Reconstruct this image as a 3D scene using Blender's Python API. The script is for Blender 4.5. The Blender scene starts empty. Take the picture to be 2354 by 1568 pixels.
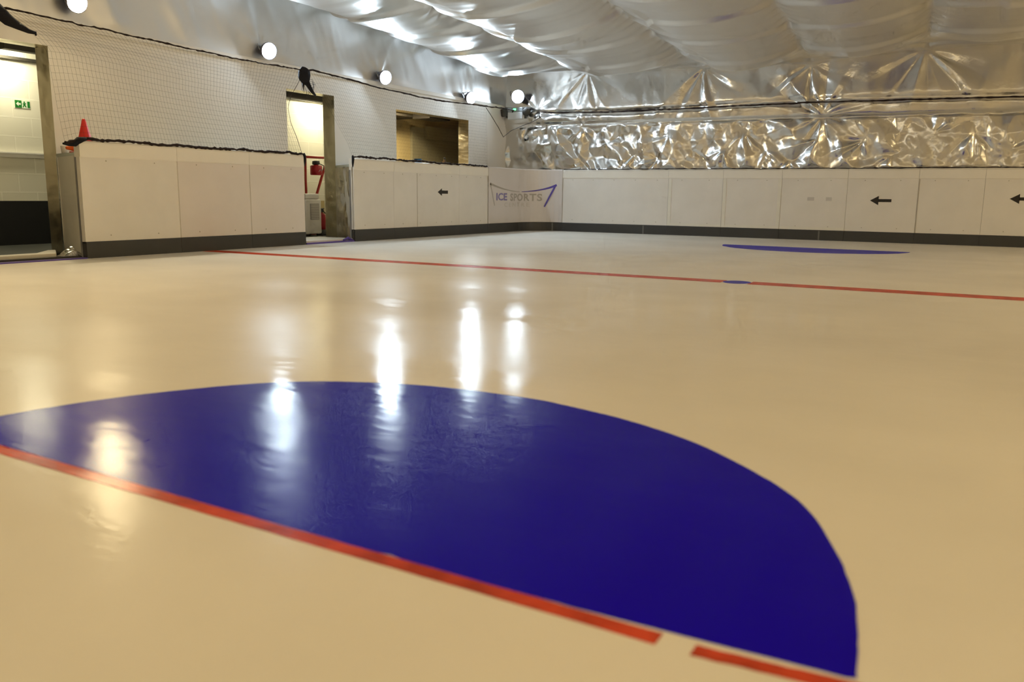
import bpy, bmesh, math, random
import numpy as np
from mathutils import Vector, Matrix

random.seed(7)
RNG = np.random.default_rng(11)
SC = bpy.context.scene
COL = SC.collection
PI = math.pi

# ------------------------------------------------------------------ materials
def lin(c):
    return tuple((v / 12.92 if v <= 0.04045 else ((v + 0.055) / 1.055) ** 2.4) for v in c) + (1.0,)

def mat(name, col, rough=0.5, metal=0.0, var=0.0, vscale=4.0, bump=0.0, bscale=30.0, spec=0.5,
        emit=None, estr=0.0, stretch=None, ior=1.45, rvar=0.0):
    m = bpy.data.materials.new(name)
    m.use_nodes = True
    nt = m.node_tree
    b = nt.nodes['Principled BSDF']
    c = tuple(col) + (1.0,) if len(col) == 3 else col
    b.inputs['Base Color'].default_value = c
    b.inputs['Roughness'].default_value = rough
    b.inputs['Metallic'].default_value = metal
    b.inputs['Specular IOR Level'].default_value = spec
    b.inputs['IOR'].default_value = ior
    if emit:
        b.inputs['Emission Color'].default_value = tuple(emit) + (1.0,)
        b.inputs['Emission Strength'].default_value = estr
    co = None
    if var or bump or rvar:
        tc = nt.nodes.new('ShaderNodeTexCoord')
        mp = nt.nodes.new('ShaderNodeMapping')
        nt.links.new(tc.outputs['Object'], mp.inputs['Vector'])
        if stretch:
            mp.inputs['Scale'].default_value = stretch
        co = mp.outputs['Vector']
    if var:
        n = nt.nodes.new('ShaderNodeTexNoise')
        n.inputs['Scale'].default_value = vscale
        n.inputs['Detail'].default_value = 5
        nt.links.new(co, n.inputs['Vector'])
        r = nt.nodes.new('ShaderNodeMapRange')
        r.inputs['From Min'].default_value = 0.3
        r.inputs['From Max'].default_value = 0.7
        r.inputs['To Min'].default_value = 1.0 - var
        r.inputs['To Max'].default_value = 1.0
        nt.links.new(n.outputs['Fac'], r.inputs['Value'])
        mx = nt.nodes.new('ShaderNodeVectorMath')
        mx.operation = 'SCALE'
        mx.inputs[0].default_value = c[:3]
        nt.links.new(r.outputs['Result'], mx.inputs['Scale'])
        nt.links.new(mx.outputs['Vector'], b.inputs['Base Color'])
    if rvar:
        n2 = nt.nodes.new('ShaderNodeTexNoise')
        n2.inputs['Scale'].default_value = vscale * 0.7
        n2.inputs['Detail'].default_value = 4
        nt.links.new(co, n2.inputs['Vector'])
        r2 = nt.nodes.new('ShaderNodeMapRange')
        r2.inputs['From Min'].default_value = 0.3
        r2.inputs['From Max'].default_value = 0.7
        r2.inputs['To Min'].default_value = max(0.02, rough - rvar)
        r2.inputs['To Max'].default_value = rough + rvar
        nt.links.new(n2.outputs['Fac'], r2.inputs['Value'])
        nt.links.new(r2.outputs['Result'], b.inputs['Roughness'])
    if bump:
        n3 = nt.nodes.new('ShaderNodeTexNoise')
        n3.inputs['Scale'].default_value = bscale
        n3.inputs['Detail'].default_value = 4
        nt.links.new(co, n3.inputs['Vector'])
        bp = nt.nodes.new('ShaderNodeBump')
        bp.inputs['Strength'].default_value = 1.0
        bp.inputs['Distance'].default_value = bump
        nt.links.new(n3.outputs['Fac'], bp.inputs['Height'])
        nt.links.new(bp.outputs['Normal'], b.inputs['Normal'])
    return m

def ice_mat(name, col, var=0.06, vs=0.9):
    """Ice: painted colour under a frosted wet gloss, brushed by the resurfacer along x."""
    m = bpy.data.materials.new(name)
    m.use_nodes = True
    nt = m.node_tree
    L = nt.links
    nt.nodes.remove(nt.nodes['Principled BSDF'])
    out = nt.nodes['Material Output']
    tc = nt.nodes.new('ShaderNodeTexCoord')
    def noise(scale, stretch, detail=4):
        mp = nt.nodes.new('ShaderNodeMapping')
        mp.inputs['Scale'].default_value = stretch
        L.new(tc.outputs['Object'], mp.inputs['Vector'])
        n = nt.nodes.new('ShaderNodeTexNoise')
        n.inputs['Scale'].default_value = scale
        n.inputs['Detail'].default_value = detail
        L.new(mp.outputs['Vector'], n.inputs['Vector'])
        return n.outputs['Fac']
    def rng(src, a, c, lo=0.35, hi=0.65):
        r = nt.nodes.new('ShaderNodeMapRange')
        r.inputs['From Min'].default_value = lo
        r.inputs['From Max'].default_value = hi
        r.inputs['To Min'].default_value = a
        r.inputs['To Max'].default_value = c
        L.new(src, r.inputs['Value'])
        return r.outputs['Result']
    def mth(op, a, b, c=None):
        n = nt.nodes.new('ShaderNodeMath'); n.operation = op
        for i, v in enumerate((a, b, c)):
            if v is None: continue
            if isinstance(v, (int, float)): n.inputs[i].default_value = v
            else: L.new(v, n.inputs[i])
        return n.outputs[0]
    v = rng(noise(vs, (1, 1, 1), 6), 1.0 - var, 1.0)
    mx = nt.nodes.new('ShaderNodeVectorMath'); mx.operation = 'SCALE'
    mx.inputs[0].default_value = col
    L.new(v, mx.inputs['Scale'])
    w = noise(2.2, (0.6, 1.6, 1), 3)
    f = noise(45.0, (0.6, 1.2, 1), 4)
    f2 = noise(13.0, (0.5, 1.3, 1), 3)
    f = mth('MULTIPLY_ADD', f2, 2.2, f)
    hgt = mth('MULTIPLY_ADD', f, 0.00030, mth('MULTIPLY', w, 0.0022))
    bp = nt.nodes.new('ShaderNodeBump')
    bp.inputs['Strength'].default_value = 1.0
    bp.inputs['Distance'].default_value = 1.0
    L.new(hgt, bp.inputs['Height'])
    df = nt.nodes.new('ShaderNodeBsdfDiffuse')
    L.new(mx.outputs['Vector'], df.inputs['Color'])
    def gloss(r):
        g = nt.nodes.new('ShaderNodeBsdfGlossy'); g.distribution = 'BECKMANN'
        g.inputs['Color'].default_value = (1, 1, 1, 1)
        if isinstance(r, float): g.inputs['Roughness'].default_value = r
        else: L.new(r, g.inputs['Roughness'])
        L.new(bp.outputs['Normal'], g.inputs['Normal'])
        return g.outputs[0]
    gm = nt.nodes.new('ShaderNodeMixShader')
    L.new(rng(noise(0.55, (0.7, 1.3, 1), 4), 0.12, 0.45), gm.inputs[0])
    L.new(gloss(rng(noise(1.1, (0.6, 1.4, 1), 5), ICE_R0, ICE_R1)), gm.inputs[1])
    L.new(gloss(0.32), gm.inputs[2])
    fr = nt.nodes.new('ShaderNodeFresnel'); fr.inputs['IOR'].default_value = 1.31
    L.new(bp.outputs['Normal'], fr.inputs['Normal'])
    ms = nt.nodes.new('ShaderNodeMixShader')
    L.new(mth('MINIMUM', mth('MULTIPLY', mth('POWER', fr.outputs[0], 1.5), ICE_F), 0.22), ms.inputs[0])
    L.new(df.outputs[0], ms.inputs[1])
    L.new(gm.outputs[0], ms.inputs[2])
    L.new(ms.outputs[0], out.inputs['Surface'])
    return m

ICE_F = 0.90
ICE_R0, ICE_R1 = 0.13, 0.23
M = {}
M['ice'] = ice_mat('ice', (0.785, 0.745, 0.665), 0.08)
M['ice_blue'] = ice_mat('ice_blue', (0.010, 0.002, 0.50), 0.10)
M['ice_red'] = ice_mat('ice_red', (0.66, 0.085, 0.040), 0.42, 9.0)
M['board'] = mat('board_plastic', (0.79, 0.765, 0.725), 0.38, var=0.07, vscale=2.5, bump=0.0004, bscale=5)
M['overlay'] = mat('overlay_plastic', (0.75, 0.705, 0.68), 0.30, var=0.05, vscale=3)
M['rail'] = mat('rail_plastic', (0.84, 0.81, 0.745), 0.40, var=0.05, vscale=3)
M['joint'] = mat('joint_plastic', (0.79, 0.77, 0.70), 0.45, var=0.05)
M['seam'] = mat('grimy_joint', (0.50, 0.46, 0.40), 0.6, var=0.2)
M['kick'] = mat('kick_plastic', (0.050, 0.050, 0.050), 0.42, var=0.12, vscale=3)
M['kickjoint'] = mat('kick_joint', (0.16, 0.16, 0.15), 0.5)
M['banner'] = mat('banner_vinyl', (0.68, 0.64, 0.625), 0.30, var=0.04, vscale=2)
M['logo_blue'] = mat('logo_violet_blue', (0.10, 0.075, 0.38), 0.35)
M['logo_blue2'] = mat('logo_violet_pale', (0.22, 0.19, 0.42), 0.35)
M['logo_grey'] = mat('logo_grey', (0.40, 0.37, 0.335), 0.35)
M['logo_light'] = mat('logo_light_grey', (0.565, 0.525, 0.48), 0.35)
M['black_vinyl'] = mat('black_vinyl', (0.02, 0.016, 0.013), 0.45)
M['smudge'] = mat('smudge', (0.60, 0.575, 0.55), 0.5, var=0.1)
M['plaster'] = mat('white_plasterboard', (0.80, 0.775, 0.735), 0.55, var=0.05, vscale=1.2)
M['foil'] = mat('foil', (0.68, 0.67, 0.65), 0.20, metal=1.0, bump=0.0016, bscale=22, rvar=0.06, vscale=5)
M['foil_dull'] = mat('foil_dull', (0.66, 0.645, 0.62), 0.38, metal=1.0, bump=0.004, bscale=13, rvar=0.08, vscale=6)
M['foil_ceil'] = mat('foil_ceiling', (0.78, 0.775, 0.765), 0.37, metal=1.0, bump=0.0002, bscale=9, rvar=0.02, vscale=3)
M['foil_jamb'] = mat('foil_jamb', (0.70, 0.64, 0.50), 0.34, metal=1.0, bump=0.005, bscale=11, rvar=0.08, vscale=6)
M['netting'] = mat('black_netting', (0.03, 0.024, 0.020), 0.8)
M['rope'] = mat('dark_rope', (0.022, 0.010, 0.008), 0.85, var=0.4, vscale=60)
M['bundle'] = mat('gathered_net', (0.010, 0.010, 0.016), 0.9, var=0.5, vscale=80, bump=0.006, bscale=90)
M['red_plastic'] = mat('red_plastic', (0.62, 0.02, 0.012), 0.45, var=0.1)
M['orange_plastic'] = mat('orange_plastic', (0.75, 0.14, 0.015), 0.45, var=0.1)
M['red_paint'] = mat('red_paint', (0.36, 0.018, 0.012), 0.35, var=0.1)
M['extinguisher_red'] = mat('extinguisher_red', (0.34, 0.012, 0.02), 0.3)
M['black_plastic'] = mat('black_plastic', (0.025, 0.024, 0.026), 0.5)
M['dark_grey'] = mat('dark_grey', (0.06, 0.058, 0.055), 0.5)
M['emblem'] = mat('emblem_grey', (0.22, 0.20, 0.24), 0.4)
M['white_plastic'] = mat('white_plastic', (0.72, 0.70, 0.66), 0.4)
M['grille'] = mat('grey_grille', (0.36, 0.34, 0.32), 0.5)
M['panel_grey'] = mat('panel_grey', (0.72, 0.69, 0.62), 0.5, var=0.08)
M['shelf'] = mat('ledge_laminate', (0.46, 0.49, 0.44), 0.4, var=0.1)
M['blue_strip'] = mat('blue_liner', (0.11, 0.07, 0.36), 0.4, var=0.2)
M['white_timber'] = mat('white_timber', (0.72, 0.68, 0.60), 0.5, var=0.12)
M['corr_floor'] = mat('rubber_floor', (0.065, 0.066, 0.055), 0.6, var=0.2)
M['black_wall'] = mat('black_dado', (0.006, 0.006, 0.006), 0.7)
M['corr_ceil'] = mat('corridor_ceiling', (0.40, 0.42, 0.34), 0.7, var=0.1)
M['beam'] = mat('dark_beam', (0.035, 0.03, 0.022), 0.6)
M['grey_metal'] = mat('grey_metal', (0.35, 0.35, 0.36), 0.4, metal=0.6)
M['housing'] = mat('lamp_housing', (0.10, 0.10, 0.14), 0.45)
M['box_grey'] = mat('box_grey', (0.30, 0.33, 0.36), 0.5)
M['box_white'] = mat('box_white', (0.66, 0.68, 0.70), 0.4)
M['led'] = mat('green_led', (0.05, 0.6, 0.1), 0.4, emit=(0.06, 1.0, 0.18), estr=9.0)
M['sign_green'] = mat('sign_green', (0.01, 0.16, 0.02), 0.4)
M['sign_white'] = mat('sign_white', (0.62, 0.66, 0.56), 0.4)
M['room_wall'] = mat('room_wall', (0.50, 0.40, 0.20), 0.7, var=0.08)
M['room_panel'] = mat('room_panel', (0.34, 0.31, 0.20), 0.6, var=0.08)
M['blue_item'] = mat('blue_item', (0.03, 0.13, 0.30), 0.5)
M['brown_item'] = mat('brown_item', (0.10, 0.055, 0.02), 0.4)

def brick_mat():
    m = bpy.data.materials.new('painted_block')
    m.use_nodes = True
    nt = m.node_tree
    b = nt.nodes['Principled BSDF']
    b.inputs['Roughness'].default_value = 0.5
    tc = nt.nodes.new('ShaderNodeTexCoord')
    sp = nt.nodes.new('ShaderNodeSeparateXYZ')
    cb = nt.nodes.new('ShaderNodeCombineXYZ')
    nt.links.new(tc.outputs['Object'], sp.inputs[0])
    nt.links.new(sp.outputs['Y'], cb.inputs['X'])
    zo = nt.nodes.new('ShaderNodeMath'); zo.operation = 'SUBTRACT'; zo.inputs[1].default_value = 0.215
    nt.links.new(sp.outputs['Z'], zo.inputs[0])
    nt.links.new(zo.outputs[0], cb.inputs['Y'])
    br = nt.nodes.new('ShaderNodeTexBrick')
    br.inputs['Color1'].default_value = (0.72, 0.69, 0.58, 1)
    br.inputs['Color2'].default_value = (0.69, 0.66, 0.55, 1)
    br.inputs['Mortar'].default_value = (0.80, 0.77, 0.66, 1)
    br.inputs['Scale'].default_value = 1.0
    br.inputs['Mortar Size'].default_value = 0.008
    br.inputs['Brick Width'].default_value = 0.44
    br.inputs['Row Height'].default_value = 0.225
    nt.links.new(cb.outputs[0], br.inputs['Vector'])
    nt.links.new(br.outputs['Color'], b.inputs['Base Color'])
    bp = nt.nodes.new('ShaderNodeBump')
    bp.inputs['Distance'].default_value = 0.004
    nt.links.new(br.outputs['Fac'], bp.inputs['Height'])
    nt.links.new(bp.outputs['Normal'], b.inputs['Normal'])
    return m
M['block'] = brick_mat()

COOL = (0.72, 0.87, 1.0)
WARM = (1.0, 0.74, 0.36)

# ------------------------------------------------------------------ mesh helpers
class MB:
    """Collects shapes into one mesh."""
    def __init__(s):
        s.v = []; s.f = []
    def add(s, vs, fs):
        o = len(s.v)
        s.v += [tuple(map(float, p)) for p in vs]
        s.f += [tuple(i + o for i in f) for f in fs]
        return s
    def box(s, a, b):
        x0, y0, z0 = a; x1, y1, z1 = b
        s.add([(x0, y0, z0), (x1, y0, z0), (x1, y1, z0), (x0, y1, z0), (x0, y0, z1), (x1, y0, z1), (x1, y1, z1), (x0, y1, z1)],
              [(0, 3, 2, 1), (4, 5, 6, 7), (0, 1, 5, 4), (1, 2, 6, 5), (2, 3, 7, 6), (3, 0, 4, 7)])
        return s
    def prism(s, pts, z0, z1):
        n = len(pts)
        if sum(pts[i][0] * pts[(i + 1) % n][1] - pts[(i + 1) % n][0] * pts[i][1] for i in range(n)) < 0: pts = pts[::-1]
        s.add([(p[0], p[1], z0) for p in pts] + [(p[0], p[1], z1) for p in pts],
              [tuple(range(n - 1, -1, -1)), tuple(range(n, 2 * n))] + [(i, (i + 1) % n, n + (i + 1) % n, n + i) for i in range(n)])
        return s
    def tube(s, pts, r, n=8, cap=True):
        pts = [Vector(p) for p in pts]
        rs = r if hasattr(r, '__len__') else [r] * len(pts)
        vs = []; fs = []
        up = None
        for i, p in enumerate(pts):
            t = (pts[min(i + 1, len(pts) - 1)] - pts[max(i - 1, 0)]).normalized()
            if up is None:
                a = Vector((0, 0, 1)) if abs(t.z) < 0.9 else Vector((1, 0, 0))
                up = (a - t * a.dot(t)).normalized()
            else:
                up = (up - t * up.dot(t)).normalized()
            sd = t.cross(up)
            for k in range(n):
                an = 2 * PI * k / n
                vs.append(p + (up * math.cos(an) + sd * math.sin(an)) * rs[i])
        for i in range(len(pts) - 1):
            for k in range(n):
                fs.append((i * n + k, i * n + (k + 1) % n, (i + 1) * n + (k + 1) % n, (i + 1) * n + k))
        if cap:
            fs.append(tuple(range(n - 1, -1, -1)))
            fs.append(tuple((len(pts) - 1) * n + k for k in range(n)))
        return s.add(vs, fs)
    def lathe(s, prof, loc=(0, 0, 0), axis=(0, 0, 1), n=24):
        """prof: (radius, height) pairs along the axis."""
        ax = Vector(axis).normalized()
        a = Vector((0, 0, 1)) if abs(ax.z) < 0.9 else Vector((1, 0, 0))
        u = (a - ax * a.dot(ax)).normalized(); w = ax.cross(u)
        loc = Vector(loc)
        vs = []; fs = []
        for r, h in prof:
            for k in range(n):
                an = 2 * PI * k / n
                vs.append(loc + ax * h + (u * math.cos(an) + w * math.sin(an)) * max(r, 1e-5))
        for i in range(len(prof) - 1):
            for k in range(n):
                fs.append((i * n + k, i * n + (k + 1) % n, (i + 1) * n + (k + 1) % n, (i + 1) * n + k))
        fs.append(tuple(range(n - 1, -1, -1)))
        fs.append(tuple((len(prof) - 1) * n + k for k in range(n)))
        return s.add(vs, fs)
    def grid(s, P, flip=False):
        """P: array (a, b, 3)."""
        a, b = P.shape[:2]
        o = len(s.v)
        s.v += [tuple(p) for p in P.reshape(-1, 3).tolist()]
        for i in range(a - 1):
            for j in range(b - 1):
                q = (o + i * b + j, o + i * b + j + 1, o + (i + 1) * b + j + 1, o + (i + 1) * b + j)
                s.f.append(q[::-1] if flip else q)
        return s
    def build(s, name, m, parent=None, smooth=False, origin=None, bevel=0.0):
        me = bpy.data.meshes.new(name)
        vs = s.v
        if origin is not None:
            o = origin
            vs = [(p[0] - o[0], p[1] - o[1], p[2] - o[2]) for p in vs]
        me.from_pydata(vs, [], s.f)
        me.materials.append(M[m])
        if smooth:
            me.polygons.foreach_set('use_smooth', [True] * len(me.polygons))
        me.update()
        ob = bpy.data.objects.new(name, me)
        COL.objects.link(ob)
        if bevel:
            bv = ob.modifiers.new('edge', 'BEVEL'); bv.width = bevel; bv.segments = 2; bv.limit_method = 'ANGLE'
        if parent is not None:
            ob.parent = parent
        elif origin is not None:
            ob.location = origin
        return ob

def tag(o, label=None, cat=None, group=None, kind=None):
    if label: o['label'] = label
    if cat: o['category'] = cat
    if group: o['group'] = group
    if kind: o['kind'] = kind
    return o

def empty(name, loc, label, cat, group=None):
    o = bpy.data.objects.new(name, None)
    o.empty_display_size = 0.1
    o.location = loc
    COL.objects.link(o)
    return tag(o, label, cat, group)

def struct(o, label=None, cat=None):
    return tag(o, label, cat, None, 'structure')

# ------------------------------------------------------------------ numpy noise
_perm = np.random.default_rng(3).integers(0, 2 ** 31, 4096)
def vnoise(x, y, seed=0):
    xi = np.floor(x).astype(np.int64); yi = np.floor(y).astype(np.int64)
    fx = x - xi; fy = y - yi
    def h(a, b):
        k = (a * 374761393 + b * 668265263 + seed * 974711) & 0x7fffffff
        k = ((k ^ (k >> 13)) * 1274126177) & 0x7fffffff
        return ((k ^ (k >> 16)) & 0xffff) / 65535.0
    u = fx * fx * fx * (fx * (fx * 6 - 15) + 10); v = fy * fy * fy * (fy * (fy * 6 - 15) + 10)
    a = h(xi, yi); b = h(xi + 1, yi); c = h(xi, yi + 1); d = h(xi + 1, yi + 1)
    return (a + (b - a) * u) * (1 - v) + (c + (d - c) * u) * v
def fbm(x, y, seed=0, o=4):
    t = 0; a = 0.5; n = 0
    for i in range(o):
        t = t + a * vnoise(x * 2 ** i + 17.3 * i, y * 2 ** i - 9.1 * i, seed + i); n += a; a *= 0.5
    return t / n
def tnoise(x, y, seed=0):
    """noise of flat triangular facets."""
    xi = np.floor(x).astype(np.int64); yi = np.floor(y).astype(np.int64)
    fx = x - xi; fy = y - yi
    def h(a, b, k=0):
        q = (a * 374761393 + b * 668265263 + (seed + k) * 974711) & 0x7fffffff
        q = ((q ^ (q >> 13)) * 1274126177) & 0x7fffffff
        return ((q ^ (q >> 16)) & 0xffff) / 65535.0
    a = h(xi, yi); b = h(xi + 1, yi); c = h(xi, yi + 1); d = h(xi + 1, yi + 1)
    t1 = np.where(fx > fy, a + (b - a) * fx + (d - b) * fy, a + (d - c) * fx + (c - a) * fy)
    gx = 1 - fx
    t2 = np.where(gx > fy, b + (a - b) * gx + (c - a) * fy, b + (c - d) * gx + (d - b) * fy)
    return np.where(h(xi, yi, 99) > 0.5, t1, t2)
def ridge(x, y, seed=0, o=3):
    t = 0; a = 0.6; n = 0
    for i in range(o):
        t = t + a * (1 - np.abs(2 * vnoise(x * 2 ** i + 5.7 * i, y * 2 ** i + 3.3 * i, seed + i) - 1)); n += a; a *= 0.45
    return t / n
def smooth(x, a, b):
    t = np.clip((x - a) / (b - a), 0, 1)
    return t * t * (3 - 2 * t)

# ------------------------------------------------------------------ camera
CAM = (8.164051, -15.005243, 0.707516)
F, YAW, PIT, ROL = 1910.4547, 0.5222041, 0.1743831, 0.0119066
fw = Vector((-math.sin(YAW) * math.cos(PIT), math.cos(YAW) * math.cos(PIT), -math.sin(PIT)))
rt = Vector((math.cos(YAW), math.sin(YAW), 0)); up = rt.cross(fw)
r2 = rt * math.cos(ROL) + up * math.sin(ROL); u2 = up * math.cos(ROL) - rt * math.sin(ROL)
cd = bpy.data.cameras.new('camera')
cam = bpy.data.objects.new('camera', cd)
COL.objects.link(cam)
cam.matrix_world = Matrix(((r2.x, u2.x, -fw.x, CAM[0]), (r2.y, u2.y, -fw.y, CAM[1]), (r2.z, u2.z, -fw.z, CAM[2]), (0, 0, 0, 1)))
cd.sensor_width = 36.0
cd.lens = F * 36.0 / 2354.0
cd.clip_start = 0.05
cd.dof.use_dof = True
cd.dof.focus_distance = 9.0
cd.dof.aperture_fstop = 2.4
SC.camera = cam

# ------------------------------------------------------------------ rink outline
R = 0.65
ARC = R * PI / 2
XR, YN = 13.5, -16.06          # far right and near ends of the ice
H, KZ, RZ = 1.2, 0.172, 1.035
def path(s):
    """s = y along the left boards, then round the corner, then along the far end; returns point and inward normal."""
    if s <= -R:
        return (0.0, s), (1.0, 0.0)
    if s < -R + ARC:
        a = (s + R) / R
        return (R - R * math.cos(a), -R + R * math.sin(a)), (math.cos(a), -math.sin(a))
    return (R + (s + R - ARC), 0.0), (0.0, -1.0)
def sx(x):                      # s of a point x on the far end
    return x - 2 * R + ARC
def ssteps(s0, s1):
    st = [s0]
    for k in range(0, 13):
        t = -R + ARC * k / 12
        if s0 + 1e-6 < t < s1 - 1e-6: st.append(t)
    return st + [s1]
def sweep(mb, prof, s0, s1):
    """prof: closed polygon of (offset into the rink, z)."""
    st = ssteps(s0, s1); n = len(prof); vs = []; fs = []
    for s in st:
        (x, y), (nx, ny) = path(s)
        vs += [(x + nx * o, y + ny * o, z) for o, z in prof]
    for i in range(len(st) - 1):
        for k in range(n):
            fs.append((i * n + k, (i + 1) * n + k, (i + 1) * n + (k + 1) % n, i * n + (k + 1) % n))
    fs.append(tuple(range(n)))
    fs.append(tuple((len(st) - 1) * n + k for k in range(n - 1, -1, -1)))
    return mb.add(vs, fs)
def rect(o0, o1, z0, z1):
    return [(o0, z0), (o1, z0), (o1, z1), (o0, z1)]
RAIL = [(-0.085, RZ), (0.006, RZ), (0.010, RZ + 0.012), (0.010, H - 0.03), (0.004, H - 0.01), (-0.008, H), (-0.085, H)]

# ------------------------------------------------------------------ the ice and its paint
ice = MB()
ice.grid(np.array([[(x, y, 0.0) for y in np.linspace(YN, 0.0, 9)] for x in np.linspace(-0.0, XR, 9)]), flip=True)
floor = struct(ice.build('floor', 'ice'), 'cream white glossy ice sheet of the rink', 'ice')

def flat(name, pts, m, h=0.0012):
    mb = MB(); mb.prism(pts, 0.0004, h)
    return mb.build(name, m)
def jitter(pts, amp, seed):
    r = np.random.default_rng(seed)
    return [(x + r.normal(0, amp), y + r.normal(0, amp)) for x, y in pts]

# near goal crease: flat side on the goal line, round side towards the far end
cp = [(5.470, -13.768), (5.480, -13.69), (5.501, -13.61), (5.558, -13.355), (5.670, -13.095), (5.834, -12.845), (6.058, -12.664), (6.40, -12.535), (6.768, -12.502),
      (6.953, -12.524), (7.214, -12.592), (7.469, -12.716), (7.702, -12.906), (7.841, -13.069), (7.945, -13.295), (8.006, -13.483), (8.036, -13.652), (8.048, -13.758)]
def spline(p, k=6):
    out = []
    p = [Vector(q) for q in p]
    for i in range(len(p) - 1):
        a = p[max(i - 1, 0)]; b = p[i]; c = p[i + 1]; d = p[min(i + 2, len(p) - 1)]
        for j in range(k):
            t = j / k
            out.append(tuple(0.5 * (2 * b + (c - a) * t + (2 * a - 5 * b + 4 * c - d) * t * t + (3 * b - a - 3 * c + d) * t ** 3)))
    out.append(tuple(p[-1]))
    return out
arc = jitter(spline(cp), 0.0006, 5)
bx = np.linspace(8.035, 5.49, 70)
by = np.interp(bx, [5.4, 6.2, 7.1, 7.5, 7.66, 7.81, 7.91, 8.05], [-13.778, -13.780, -13.785, -13.784, -13.780, -13.775, -13.768, -13.763])
base = [(x, y + random.gauss(0, 0.0008) + (0.006 if abs(x - 7.18) < 0.03 else 0)) for x, y in zip(bx, by)]
struct(flat('goal_crease', arc + base, 'ice_blue'), 'large dark blue goal crease half circle in the foreground', 'floor marking')
# far goal crease
fc = [(5.90 + 1.29 * math.cos(a), -2.43 - 0.012 * math.cos(a) * 4 - 1.10 * abs(math.sin(a))) for a in np.linspace(PI, 2 * PI, 48)]
struct(flat('goal_crease', jitter(fc, 0.004, 6)[::1], 'ice_blue'), 'small distant violet blue goal crease before the far boards', 'floor marking')
# goal line at the near crease, broken by a bare gap
def strip(x0, x1, y0, y1, w, n, seed, amp=0.0006, w0=None):
    r = np.random.default_rng(seed)
    xs = np.linspace(x0, x1, n)
    yc = y0 + (y1 - y0) * (xs - x0) / (x1 - x0)
    ws = np.linspace(w0 or w, w, n)
    return [(x, y - k / 2 + r.normal(0, amp)) for x, y, k in zip(xs, yc, ws)] + [(x, y + k / 2 + r.normal(0, amp)) for x, y, k in zip(xs[::-1], yc[::-1], ws[::-1])]
struct(flat('goal_line', strip(3.2, 7.755, -13.7935, -13.8055, 0.037, 80, 8, 0.0006, 0.062), 'ice_red', 0.0010), 'worn orange red goal line along the large blue crease', 'floor marking')
struct(flat('goal_line', strip(7.813, 8.6, -13.8085, -13.742, 0.034, 40, 9, 0.0010), 'ice_red', 0.0010), 'short orange red goal line piece beyond the bare gap', 'floor marking')
# centre line and face-off spot
struct(flat('centre_line', strip(0.0, 6.20, -8.150, -7.985, 0.22, 40, 10), 'ice_red', 0.0010), 'thin red centre line, stretch left of the blue face-off spot', 'floor marking')
struct(flat('centre_line', strip(6.42, 13.5, -7.980, -7.78, 0.24, 40, 12), 'ice_red', 0.0010), 'thin red centre line, stretch right of the blue face-off spot', 'floor marking')
struct(flat('faceoff_spot', [(6.31 + 0.115 * math.cos(a), -7.983 + 0.13 * math.sin(a)) for a in np.linspace(0, 2 * PI, 32)[:-1]], 'ice_blue', 0.0012), 'small blue face-off spot on the red centre line', 'floor marking')

# ------------------------------------------------------------------ rink boards
def board(s0, s1, label, overlay=False, joints=(), seams=(), kickj=(), name='rink_board', pale=None):
    (x, y), _ = path((s0 + s1) / 2)
    t = empty(name, (x, y, 0), label, 'rink board', 'white rink boards with grey kick strips')
    o = (x, y, 0)
    g = 0.0015
    def part(nm, m, prof, a=s0 + g, b=s1 - g):
        mb = MB(); sweep(mb, prof, a, b)
        return mb.build(nm, m, t, origin=o)
    part('panel', 'overlay' if overlay == 'all' else 'board', rect(-0.06, 0.0, KZ - 0.01, RZ))
    part('top_rail', 'rail', RAIL)
    k = part('kick_strip', 'kick', [(-0.06, 0.0), (0.010, 0.0), (0.010, KZ - 0.008), (0.004, KZ), (-0.06, KZ)])
    part('back_frame', 'grey_metal', rect(-0.09, -0.065, 0.0, RZ))
    if overlay is True:
        part('cover_sheet', 'overlay', rect(-0.001, 0.006, KZ + 0.004, RZ - 0.002), s0 + 0.006, s1 - 0.006)
    for j in joints:
        part('joint_strip', 'joint', rect(-0.001, 0.005, KZ + 0.002, RZ - 0.004), j - 0.03, j + 0.03)
    for j in seams:
        part('joint_strip', 'seam', rect(-0.001, 0.002, KZ + 0.002, RZ - 0.004), j - 0.007, j + 0.007)
    for j in kickj:
        mb = MB(); sweep(mb, rect(0.008, 0.0115, 0.005, KZ - 0.012), j - 0.012, j + 0.012)
        mb.build('joint_cover', 'kickjoint', k, origin=o)
    if pale:
        part('bottom_strip', 'joint', rect(-0.001, 0.004, KZ + 0.001, KZ + 0.05))
    # screw heads along the rail
    n = max(2, int((s1 - s0) / 0.42)); first = None
    for i in range(n):
        s = s0 + (i + 0.5) * (s1 - s0) / n
        (px, py), (nx, ny) = path(s)
        e = 0.006 if overlay else 0.0
        for z in (RZ - 0.03, KZ + 0.06):
            if first is None:
                first = MB().lathe([(0.008, 0), (0.008, 0.002), (0.004, 0.004)], (0, 0, 0), (1, 0, 0), 8).build('screw', 'seam', t)
                sc = first
            else:
                sc = first.copy(); COL.objects.link(sc); sc.parent = t
            sc.location = (px + nx * e - o[0], py + ny * e - o[1], z)
            sc.rotation_euler = (0, 0, math.atan2(ny, nx))
    return t, o

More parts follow.
